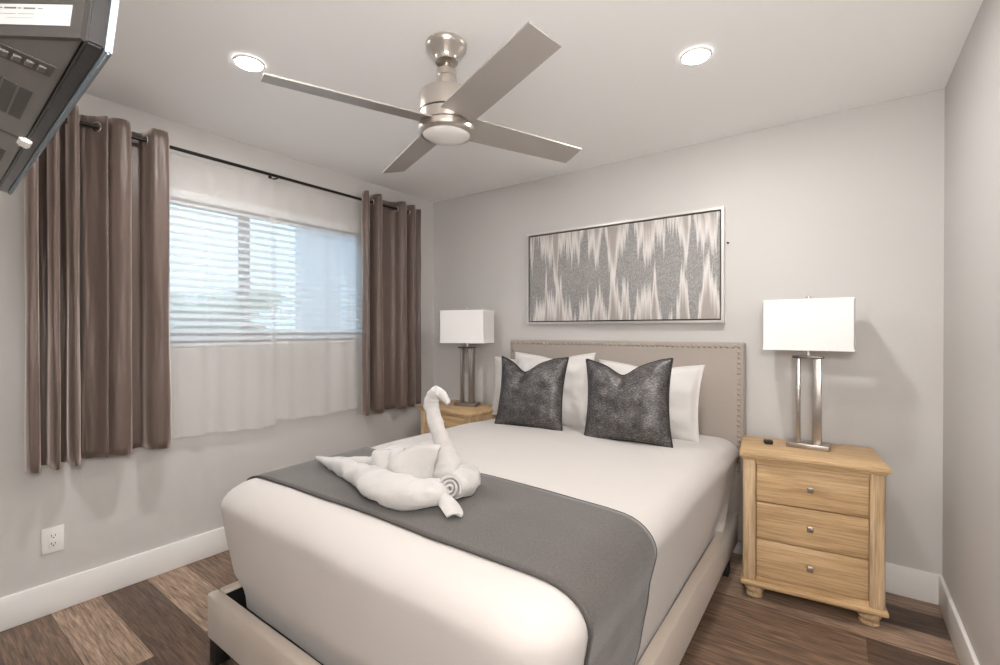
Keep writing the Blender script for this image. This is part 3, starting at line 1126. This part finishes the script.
def make_curtain(label, path, z0, z1, flare, seed):
    t = thing('curtain', label, 'curtain', (ROD_X, path[len(path) // 2][0], z0), group='brown blackout curtain panels')
    org = Vector(t.location)
    pl = spline(path, 7)
    n = len(pl)
    NZ = 40
    bm = bmesh.new()
    grid = []
    ym = sum(p[0] for p in pl) / n
    for k in range(NZ + 1):
        f = k / NZ
        z = z0 + (z1 - z0) * f
        row = []
        for i, (y, x) in enumerate(pl):
            b = 1 - f
            yy = y + (y - ym) * flare * b + 0.006 * b * noise.noise(Vector((i * 0.09 + seed, z * 1.6, 0)))
            dx = x - 0.095
            xx = 0.095 + dx * (1.0 + 0.10 * math.sin(z * 2.0 + seed)) + 0.010 * noise.noise(Vector((i * 0.12 + seed, z * 2.2, 5))) + 0.003 * noise.noise(Vector((i * 0.4, z * 9, seed)))
            zz = z - (0.008 * noise.noise(Vector((i * 0.1 + seed, 0, 9))) if k == 0 else 0)
            row.append(Vector((max(xx, 0.022), yy, zz)) - org)
        grid.append(row)
    th = 0.0035
    vf, vb = [], []
    for k, row in enumerate(grid):
        a, b = [], []
        for i, p in enumerate(row):
            tg = row[min(i + 1, n - 1)] - row[max(i - 1, 0)]
            nr = Vector((-tg.y, tg.x, 0))
            nr = nr.normalized() if nr.length > 1e-6 else Vector((1, 0, 0))
            if k in (0, NZ):
                pass
            a.append(bm.verts.new(p + nr * th / 2))
            b.append(bm.verts.new(p - nr * th / 2))
        vf.append(a)
        vb.append(b)
    for k in range(NZ):
        for i in range(n - 1):
            bm.faces.new((vf[k][i], vf[k][i + 1], vf[k + 1][i + 1], vf[k + 1][i]))
            bm.faces.new((vb[k][i], vb[k + 1][i], vb[k + 1][i + 1], vb[k][i + 1]))
        for i in (0, n - 1):
            bm.faces.new((vf[k][i], vf[k + 1][i], vb[k + 1][i], vb[k][i]))
    for k in (0, NZ):
        for i in range(n - 1):
            bm.faces.new((vf[k][i], vf[k][i + 1], vb[k][i + 1], vb[k][i]))
    o = from_bm('panel', bm, M['curtain'], t, True)
    # eyelets where the cloth crosses the rod
    kz = int(round((ROD_Z - z0) / (z1 - z0) * NZ))
    row = grid[kz]
    for i in range(n - 1):
        a, b = row[i], row[i + 1]
        if a.x * b.x < 0:
            c = a.lerp(b, a.x / (a.x - b.x))
            tg = (row[min(i + 2, n - 1)] - row[max(i - 1, 0)]).normalized()
            nr = Vector((-tg.y, tg.x, 0))
            up = Vector((0, 0, 1))
            pts = [Vector((c.x, c.y, ROD_Z - z0)) + (tg * math.cos(q * PI / 10) + up * math.sin(q * PI / 10)) * 0.0195 for q in range(20)]
            g = tube('eyelet', pts, 0.005, M['chrome'], t, 8, True)
    return t


make_curtain('brown satin curtain panel at the far left, partly behind the television',
             [(-2.585, .045), (-2.594, .10), (-2.588, .145), (-2.570, .155), (-2.558, .13), (-2.556, .09), (-2.560, .04), (-2.549, .022), (-2.527, .022), (-2.514, .04), (-2.519, .10), (-2.514, .145), (-2.503, .155), (-2.492, .135),
              (-2.491, .09), (-2.495, .04), (-2.484, .022), (-2.463, .022), (-2.452, .045), (-2.456, .11), (-2.450, .148), (-2.440, .155), (-2.424, .125), (-2.420, .08)], 0.69, 2.318, 0.01, 1.3)
make_curtain('brown satin curtain panel with silver eyelets beside the left sheer',
             [(-2.404, .040), (-2.398, .058), (-2.378, .070), (-2.350, .092), (-2.324, .130), (-2.314, .100), (-2.304, .128), (-2.280, .150), (-2.250, .148), (-2.230, .120), (-2.226, .07), (-2.218, .035), (-2.195, .022), (-2.172, .024),
              (-2.160, .045), (-2.158, .10), (-2.148, .142), (-2.120, .157), (-2.088, .152), (-2.070, .118), (-2.062, .085)], 0.70, 2.312, 0.02, 4.1)
make_curtain('brown satin curtain panel right of the sheers, near the left nightstand',
             [(-.822, .062), (-.846, .10), (-.850, .140), (-.832, .155), (-.812, .135), (-.806, .09), (-.806, .05), (-.785, .024), (-.762, .024), (-.745, .050), (-.750, .10), (-.744, .140), (-.722, .157), (-.697, .145), (-.684, .105), (-.664, .065),
              (-.61, .050), (-.55, .054), (-.520, .075), (-.508, .125), (-.480, .152), (-.450, .140), (-.434, .095), (-.425, .050), (-.405, .045), (-.395, .09), (-.372, .138), (-.345, .128), (-.330, .080), (-.305, .050), (-.265, .06), (-.240, .085)],
             0.68, 2.318, 0.0, 7.7)


def make_sheer(label, y0, y1, z0, z1, xo, seed, amp):
    t = thing('sheer_curtain', label, 'sheer curtain', (xo, (y0 + y1) / 2, z0), group='white sheer curtains over the window')
    org = Vector(t.location)
    NYY, NZ = 140, 20
    def pt(i, z, dx=0.0):
        f = i / NYY
        y = y0 + (y1 - y0) * f
        a = amp * (0.6 + 0.4 * (z1 - z) / (z1 - z0))
        x = xo + a * math.sin(f * 34 + seed + 1.5 * noise.noise(Vector((f * 5, seed, 0)))) + a * 0.8 * noise.noise(Vector((f * 9, z * 0.8, seed)))
        return Vector((x + dx, y, z)) - org
    def zb(i):
        return z0 + 0.010 * math.sin(i / NYY * 5 + seed) + 0.004 * math.sin(i / NYY * 21)
    bm = bmesh.new()
    g = []
    for k in range(NZ + 1):
        g.append([bm.verts.new(pt(i, zb(i) + (z1 - zb(i)) * k / NZ)) for i in range(NYY + 1)])
    for k in range(NZ):
        for i in range(NYY):
            bm.faces.new((g[k][i], g[k][i + 1], g[k + 1][i + 1], g[k + 1][i]))
    from_bm('voile', bm, M['sheer'], t, True)
    for part_ in ('hem', 'header'):
        bm = bmesh.new()
        g = []
        for k in range(3):
            g.append([bm.verts.new(pt(i, (zb(i) + 0.045 * k / 2) if part_ == 'hem' else (z1 - 0.03 + 0.03 * k / 2), 0.0015)) for i in range(NYY + 1)])
        for k in range(2):
            for i in range(NYY):
                bm.faces.new((g[k][i], g[k][i + 1], g[k + 1][i + 1], g[k + 1][i]))
        from_bm(part_, bm, M['sheer'], t, True)
    return t


make_sheer('white sheer curtain over the left half of the window', -2.052, -1.465, 0.708, 2.250, 0.045, 0.4, 0.004)
make_sheer('white sheer curtain over the right half of the window', -1.50, -0.79, 0.722, 2.250, 0.036, 2.2, 0.004)

# ------------------------------------------------------------------ outlet
ol = thing('wall_outlet', 'white rectangular electrical outlet on the wall below the left curtain', 'outlet', (0, -2.495, 0.336))
box('cover_plate', (0.0035, 0, 0), (0.007, 0.078, 0.116), M['white_plastic'], ol, 0.003)
rc = box('receptacle', (0.008, 0, 0), (0.004, 0.034, 0.068), M['white_plastic'], ol, 0.0015)
bm = bmesh.new()
for z in (0.018, -0.018):
    add_box(bm, (0.0101, -0.0065, z + 0.003), (0.001, 0.0026, 0.009))
    add_box(bm, (0.0101, 0.0065, z + 0.003), (0.001, 0.0026, 0.008))
    add_box(bm, (0.0101, 0, z - 0.007), (0.001, 0.005, 0.005), None, 0.0004)
from_bm('slots', bm, M['dark_slot'], rc)

# ------------------------------------------------------------------ television on its arm (left of the camera)
tv = thing('television', 'wall-mounted black television seen from behind and below at top left', 'television', (2.369, -2.867, 1.565))
ex = Vector((-0.730, 0.028, 0)).normalized()      # along the bottom edge, towards the window
ey = Vector((-ex.y, ex.x, 0)) * 1.0               # towards the back of the set
if ey.y > 0:
    ey = -ey
tilt = R(6)
up = (Vector((0, 0, 1)) * math.cos(tilt) - ey * math.sin(tilt)).normalized()
bk = (ey * math.cos(tilt) + Vector((0, 0, 1)) * math.sin(tilt)).normalized()
TW, TH = 0.731, 0.43


def L(a, b, h):
    return ex * a + bk * b + up * h


def prism(name, pts, m, parent=tv):
    """Hexahedron from 8 local points (front 4, back 4)."""
    bm = bmesh.new()
    v = [bm.verts.new(L(*p)) for p in pts]
    for f in ((0, 1, 2, 3), (4, 7, 6, 5), (0, 4, 5, 1), (1, 5, 6, 2), (2, 6, 7, 3), (3, 7, 4, 0)):
        bm.faces.new([v[i] for i in f])
    bmesh.ops.recalc_face_normals(bm, faces=bm.faces[:])
    bmesh.ops.bevel(bm, geom=bm.edges[:], offset=0.002, segments=2, affect='EDGES')
    return autosmooth(from_bm(name, bm, m, parent), 40)


prism('screen_panel', [(0, 0, 0), (TW, 0, 0), (TW, 0, TH), (0, 0, TH), (0, 0.0135, 0), (TW, 0.0135, 0), (TW, 0.0135, TH), (0, 0.0135, TH)], M['tv_bezel'])
prism('front_rim', [(-0.002, -0.006, -0.003), (TW + 0.002, -0.006, -0.003), (TW + 0.002, -0.006, TH + 0.003), (-0.002, -0.006, TH + 0.003),
                     (-0.002, -0.0005, -0.003), (TW + 0.002, -0.0005, -0.003), (TW + 0.002, -0.0005, TH + 0.003), (-0.002, -0.0005, TH + 0.003)], M['tv_rim'])
BD, RISE, CH = 0.115, 0.022, 0.05
shell = prism('back_shell', [(0.002, 0.0145, 0.002), (TW - 0.002, 0.0145, 0.002), (TW - 0.002, 0.0145, TH - 0.002), (0.002, 0.0145, TH - 0.002),
                             (0.002 + CH, BD, 0.002 + RISE), (TW - CH, BD, 0.002 + RISE), (TW - CH, BD, TH - 0.05), (0.002 + CH, BD, TH - 0.05)], M['tv_shell'])
bpy.data.objects.remove(shell)
CH = 0.19
shell = prism('back_shell', [(0.002, 0.0145, 0.002), (TW - 0.002, 0.0145, 0.002), (TW - 0.002, 0.0145, TH - 0.002), (0.002, 0.0145, TH - 0.002),
                             (0.002 + CH, BD, 0.002 + RISE), (TW - CH, BD, 0.002 + RISE), (TW - CH, BD, TH - 0.05), (0.002 + CH, BD, TH - 0.05)], M['tv_shell'])


def under(b, off=0.0):
    return 0.002 + (b - 0.0145) * RISE / (BD - 0.0145) - off


def slab_under(name, quad, th, m, parent):
    """Thin plate lying on the underside; quad = local (a, b) corners in order."""
    return prism(name, [(a, b, under(b, th)) for a, b in quad] + [(a, b, under(b, 0.0)) for a, b in quad], m, parent)


def flat(name, quads, th, m, parent):
    bm = bmesh.new()
    for quad in quads:
        v = [bm.verts.new(L(a, b, under(b, th))) for a, b in quad] + [bm.verts.new(L(a, b, under(b, -0.0005))) for a, b in quad]
        for f in ((0, 1, 2, 3), (4, 7, 6, 5), (0, 4, 5, 1), (1, 5, 6, 2), (2, 6, 7, 3), (3, 7, 4, 0)):
            bm.faces.new([v[i] for i in f])
    return from_bm(name, bm, m, parent)


# dark end piece with the paper label
eu = Vector((0.19, 0.1005, 0)).normalized()
en = Vector((0.1005, -0.19, 0)).normalized() * -1.0
if en.x > 0:
    en = -en


def endp(s, h, off):
    q = Vector((0.002, 0.0145, 0)) + eu * s + en * off
    return L(q.x, q.y, h)


def end_plate(name, s0, s1, h0, h1, o0, o1, m, parent, skew=0.0):
    bm = bmesh.new()
    v = []
    for o_ in (o0, o1):
        for s, h in ((s0, h0), (s1, h0), (s1, h1), (s0, h1)):
            hh = h + s * 0.10
            v.append(bm.verts.new(endp(s, hh, o_)))
    for f in ((0, 1, 2, 3), (4, 7, 6, 5), (0, 4, 5, 1), (1, 5, 6, 2), (2, 6, 7, 3), (3, 7, 4, 0)):
        bm.faces.new([v[i] for i in f])
    return from_bm(name, bm, m, parent)


end = end_plate('end_cover', 0.0, 0.205, 0.001, 0.36, -0.002, 0.003, M['tv_dark'], tv)
lab = end_plate('label_sticker', 0.0135, 0.125, 0.0120, 0.0325, 0.003, 0.0034, M['paper'], end)
lab['label'] = 'white paper rating label with grey print'
bm = bmesh.new()
for s0, s1, h0, h1 in ((0.056, 0.070, 0.0274, 0.0290), (0.073, 0.077, 0.0278, 0.0288), (0.079, 0.094, 0.0276, 0.0293), (0.096, 0.104, 0.0280, 0.0292), (0.047, 0.053, 0.0278, 0.0286),
                       (0.056, 0.076, 0.0225, 0.0229), (0.079, 0.098, 0.0225, 0.0229), (0.056, 0.09, 0.0185, 0.0188)):
    v = [bm.verts.new(endp(s, h + s * 0.10, 0.0036)) for s, h in ((s0, h0), (s1, h0), (s1, h1), (s0, h1))]
    bm.faces.new(v)
pr = from_bm('label_print', bm, M['ink'], tv)
pr['label'] = 'blurred grey lines of small print'
# screw recess in the end cover
flat('port_recess', [[(0.082, 0.020), (0.090, 0.018), (0.118, 0.020), (0.122, 0.026), (0.142, 0.060), (0.138, 0.075), (0.118, 0.075), (0.104, 0.058)][i:i + 1] * 4 for i in ()] or
     [[(0.088, 0.021), (0.118, 0.022), (0.140, 0.072), (0.108, 0.072)]], 0.0012, M['vent'], shell)
bm = bmesh.new()
for k in range(5):
    f = 0.15 + k * 0.18
    c = L(0.103 + 0.021 * f, 0.022 + 0.05 * f, under(0.022 + 0.05 * f, 0.002))
    add_box(bm, c, (0.013, 0.006, 0.003), None, 0.0008)
from_bm('socket', bm, M['tv_shell'], shell)
for k in range(3):
    b0 = 0.0275 + k * 0.0125
    flat('vent_grille', [[(0.182, b0), (0.290, b0), (0.290, b0 + 0.0105), (0.182, b0 + 0.0105)]], 0.0012, M['vent'], shell)
flat('seam', [[(0.366, 0.015), (0.374, 0.015), (0.374, 0.113), (0.366, 0.113)]], 0.0010, M['tv_bezel'], shell)
flat('vent_grille', [[(0.45, 0.026), (0.53, 0.026), (0.53, 0.05), (0.45, 0.05)]], 0.0012, M['vent'], shell)
prism('plastic_clip', [(0.352, 0.008, under(0.008, 0.006)), (0.384, 0.008, under(0.008, 0.006)), (0.384, 0.008, under(0.008, -0.001)), (0.352, 0.008, under(0.008, -0.001)),
                       (0.356, 0.021, under(0.021, 0.005)), (0.388, 0.021, under(0.021, 0.005)), (0.388, 0.021, under(0.021, -0.001)), (0.356, 0.021, under(0.021, -0.001))], M['white_plastic'])
bm = bmesh.new()
pm = L(TW / 2, BD, 0.22)
wallp = Vector((pm.x, RF - tv.location.y, pm.z))
add_tube(bm, [pm, wallp + Vector((0, 0.02, 0))], 0.022, 12)
add_box(bm, wallp + Vector((0, 0.012, 0)), (0.2, 0.022, 0.25))
from_bm('wall_bracket', bm, M['tv_bezel'], tv)

# ------------------------------------------------------------------ towel swan on the runner
SX, SY = 1.60, -1.83
SZ = drop(SX, SY) + 0.010
sw = thing('towel_swan', 'white towel folded into a swan, standing on the grey bed runner', 'towel', (SX, SY, SZ))


def sl(p):
    return Vector((p[0] - SX, p[1] - SY, p[2]))


def lump(bm, pts, n=18, ring=7, amp=0.004, seed=0, flat_z=0.0, twist=0.0, k=7):
    """Soft rolled towel: pts are (x, y, z above cloth, radius[, squash]) in room x, y."""
    sp = spline([tuple(p) if len(p) == 5 else tuple(p) + (1.0,) for p in pts], k)
    rings = []
    m_ = len(sp)
    prev = None
    for i, (x, y, z, r_, sq) in enumerate(sp):
        a, b = sp[max(i - 1, 0)], sp[min(i + 1, m_ - 1)]
        t = Vector((b[0] - a[0], b[1] - a[1], b[2] - a[2])).normalized()
        if prev is None:
            s = t.cross(Vector((0, 0, 1)))
            if s.length < 0.1:
                s = t.cross(Vector((0, 1, 0)))
            s.normalize()
        else:
            s = (prev - t * prev.dot(t)).normalized()
        prev = s
        q = s.cross(t)
        row = []
        for j in range(n):
            an = 2 * PI * j / n
            ph = an + twist * i * 0.22 + seed
            rr = r_ * (1 + 0.10 * max(0, math.sin(ph)) ** 6 + 0.07 * max(0, math.sin(2 * ph + 1.1 + i * 0.06)) ** 4 - 0.05 * max(0, math.sin(3 * ph + 2.0 - i * 0.1)) ** 8
                       + 0.025 * math.sin(i * 1.15 + math.sin(an + seed) * 1.5))
            p = Vector((x, y, z)) + (s * math.cos(an) * rr + q * math.sin(an) * rr * sq)
            nn = noise.noise(p * 14 + Vector((seed, 0, 0))) * amp * 1.5 + noise.noise(Vector((p.x * 40, p.y * 40, p.z * 40 + seed))) * amp * 0.7
            p += (p - Vector((x, y, z))).normalized() * nn * min(1, r_ / 0.03)
            p.z = max(p.z, flat_z)
            row.append(bm.verts.new(sl(p)))
        rings.append(row)
    for a, b in zip(rings, rings[1:]):
        for j in range(n):
            bm.faces.new((a[j], a[(j + 1) % n], b[(j + 1) % n], b[j]))
    bm.faces.new(rings[0][::-1])
    bm.faces.new(rings[-1])


def sheet(bm, rows, th=0.010, seed=0, amp=0.004, k=6):
    """Folded towel sheet through a grid of room points (z above cloth)."""
    rr = [spline([tuple(p) for p in r_], k) for r_ in rows]
    cols = [spline([r_[i] for r_ in rr], k) for i in range(len(rr[0]))]
    nu, nv = len(cols), len(cols[0])
    P = [[Vector(cols[i][j]) for j in range(nv)] for i in range(nu)]
    for i in range(nu):
        for j in range(nv):
            p = P[i][j]
            p += Vector((noise.noise(p * 16 + Vector((seed, 1, 0))), noise.noise(p * 16 + Vector((seed, 5, 0))), noise.noise(p * 16 + Vector((seed, 9, 0))))) * amp
            p.z = max(p.z, 0.001)
    A, B = [], []
    for i in range(nu):
        ra, rb = [], []
        for j in range(nv):
            du = P[min(i + 1, nu - 1)][j] - P[max(i - 1, 0)][j]
            dv = P[i][min(j + 1, nv - 1)] - P[i][max(j - 1, 0)]
            nr = du.cross(dv)
            nr = nr.normalized() if nr.length > 1e-9 else Vector((0, -1, 0))
            ra.append(bm.verts.new(sl(P[i][j] + nr * th / 2)))
            rb.append(bm.verts.new(sl(P[i][j] - nr * th / 2)))
        A.append(ra)
        B.append(rb)
    for i in range(nu - 1):
        for j in range(nv - 1):
            bm.faces.new((A[i][j], A[i + 1][j], A[i + 1][j + 1], A[i][j + 1]))
            bm.faces.new((B[i][j], B[i][j + 1], B[i + 1][j + 1], B[i + 1][j]))
    for i in range(nu - 1):
        for j in (0, nv - 1):
            bm.faces.new((A[i][j], B[i][j], B[i + 1][j], A[i + 1][j]))
    for j in range(nv - 1):
        for i in (0, nu - 1):
            bm.faces.new((A[i][j], A[i][j + 1], B[i][j + 1], B[i][j]))


def sub(o, lv=1):
    md = o.modifiers.new('smooth', 'SUBSURF')
    md.levels = md.render_levels = lv
    return o


bm = bmesh.new()
lump(bm, [(1.055, -1.822, 0.020, 0.007), (1.10, -1.83, 0.022, 0.013), (1.24, -1.853, 0.026, 0.024), (1.40, -1.880, 0.034, 0.038, 0.92), (1.54, -1.912, 0.040, 0.056, 0.78), (1.66, -1.940, 0.044, 0.070, 0.68),
          (1.76, -1.938, 0.045, 0.072, 0.66), (1.825, -1.900, 0.042, 0.060, 0.70), (1.850, -1.865, 0.042, 0.042, 0.85), (1.860, -1.845, 0.042, 0.018)], 26, amp=0.009, seed=2, twist=0.8)
body = from_bm('body', bm, M['towel'], sw, True)
bm = bmesh.new()
lump(bm, [(1.085, -1.815, 0.020, 0.008), (1.20, -1.795, 0.022, 0.016), (1.32, -1.770, 0.028, 0.028), (1.45, -1.73, 0.034, 0.036), (1.56, -1.70, 0.04, 0.040), (1.66, -1.67, 0.05, 0.045), (1.72, -1.655, 0.05, 0.035)], 20, amp=0.006, seed=7, twist=0.7)
from_bm('far_roll', bm, M['towel'], sw, True)
# neck and head
bm = bmesh.new()
lump(bm, [(1.765, -1.765, 0.02, 0.060), (1.770, -1.757, 0.065, 0.054), (1.767, -1.75, 0.105, 0.045), (1.757, -1.75, 0.150, 0.036), (1.738, -1.75, 0.195, 0.031), (1.717, -1.75, 0.238, 0.028), (1.698, -1.75, 0.285, 0.026), (1.694, -1.75, 0.318, 0.0245),
          (1.704, -1.75, 0.343, 0.0225), (1.725, -1.752, 0.356, 0.0205), (1.751, -1.755, 0.351, 0.0165), (1.777, -1.76, 0.333, 0.012), (1.791, -1.762, 0.320, 0.007)], 22, amp=0.0055, seed=11, twist=1.4)
from_bm('neck', bm, M['towel'], sw, True)
# upright folded wings behind the near roll
bm = bmesh.new()
sheet(bm, [[(1.50, -1.865, 0.03), (1.54, -1.87, 0.03), (1.58, -1.875, 0.04), (1.62, -1.87, 0.04), (1.66, -1.865, 0.045), (1.765, -1.82, 0.04)],
           [(1.47, -1.840, 0.065), (1.52, -1.855, 0.07), (1.565, -1.845, 0.075), (1.61, -1.865, 0.08), (1.655, -1.840, 0.085), (1.765, -1.81, 0.09)],
           [(1.435, -1.805, 0.098), (1.50, -1.835, 0.102), (1.545, -1.815, 0.118), (1.60, -1.845, 0.112), (1.65, -1.815, 0.140), (1.768, -1.80, 0.150)],
           [(1.425, -1.770, 0.102), (1.50, -1.79, 0.108), (1.545, -1.775, 0.130), (1.60, -1.80, 0.120), (1.65, -1.775, 0.150), (1.77, -1.775, 0.162)]], 0.014, 3, 0.010)
sheet(bm, [[(1.43, -1.765, 0.09), (1.53, -1.765, 0.11), (1.63, -1.76, 0.125), (1.75, -1.74, 0.15)],
           [(1.45, -1.735, 0.105), (1.54, -1.73, 0.125), (1.63, -1.72, 0.15), (1.70, -1.70, 0.170)],
           [(1.47, -1.695, 0.08), (1.55, -1.69, 0.10), (1.63, -1.68, 0.11), (1.69, -1.67, 0.10)],
           [(1.47, -1.675, 0.03), (1.55, -1.67, 0.03), (1.63, -1.66, 0.03), (1.69, -1.65, 0.03)]], 0.014, 8, 0.010)
sheet(bm, [[(1.495, -1.86, 0.03), (1.47, -1.78, 0.03), (1.46, -1.71, 0.03)],
           [(1.465, -1.835, 0.065), (1.45, -1.775, 0.065), (1.455, -1.71, 0.07)],
           [(1.43, -1.80, 0.100), (1.43, -1.765, 0.102), (1.455, -1.72, 0.100)]], 0.014, 5, 0.008)
from_bm('folded_wing', bm, M['towel'], sw, True)
# towel wrapped round the breast, with its rolled end and loose corner
bm = bmesh.new()
lump(bm, [(1.69, -1.67, 0.05, 0.035), (1.75, -1.665, 0.046, 0.046, 0.9), (1.81, -1.69, 0.048, 0.050, 0.9), (1.846, -1.735, 0.046, 0.050, 0.9), (1.862, -1.785, 0.044, 0.046, 0.9), (1.866, -1.82, 0.042, 0.034)], 20, amp=0.010, seed=21, twist=1.1)
from_bm('breast_wrap', bm, M['towel'], sw, True)
bm = bmesh.new()
face = Vector((0.62, -0.76, 0.18)).normalized()
sd = face.cross(Vector((0, 0, 1))).normalized()
uu = sd.cross(face).normalized()
ctr = Vector((1.864, -1.838, 0.056))
prev = None
NSP = 70
stp = []
for i in range(NSP + 1):
    a = i / NSP * 2 * PI * 2.6
    r_ = 0.006 + 0.034 * i / NSP
    stp.append((a, r_))
rows = []
for a, r_ in stp:
    row = []
    for rr, dd in ((r_ - 0.0045, 0.0), (r_ - 0.0045, 0.026 + 0.006 * (1 - r_ / 0.04)), (r_ + 0.0035, 0.028 + 0.006 * (1 - r_ / 0.04)), (r_ + 0.0035, 0.0)):
        p = ctr + (sd * math.cos(a) + uu * math.sin(a)) * max(rr, 0.001) + face * dd
        p.z = max(p.z, 0.002)
        row.append(bm.verts.new(sl(p)))
    rows.append(row)
for a, b in zip(rows, rows[1:]):
    for j in range(4):
        bm.faces.new((a[j], a[(j + 1) % 4], b[(j + 1) % 4], b[j]))
bm.faces.new(rows[0][::-1])
bm.faces.new(rows[-1])
from_bm('rolled_end', bm, M['towel'], sw, True)
bm = bmesh.new()
sheet(bm, [[(1.838, -1.868, 0.040), (1.850, -1.872, 0.055), (1.872, -1.862, 0.042)],
           [(1.872, -1.896, 0.022), (1.892, -1.895, 0.042), (1.918, -1.870, 0.028)],
           [(1.915, -1.925, 0.010), (1.938, -1.912, 0.026), (1.958, -1.885, 0.012)],
           [(1.950, -1.945, 0.008), (1.968, -1.930, 0.016), (1.982, -1.910, 0.008)]], 0.010, 14, 0.005)
from_bm('loose_corner', bm, M['towel'], sw, True)
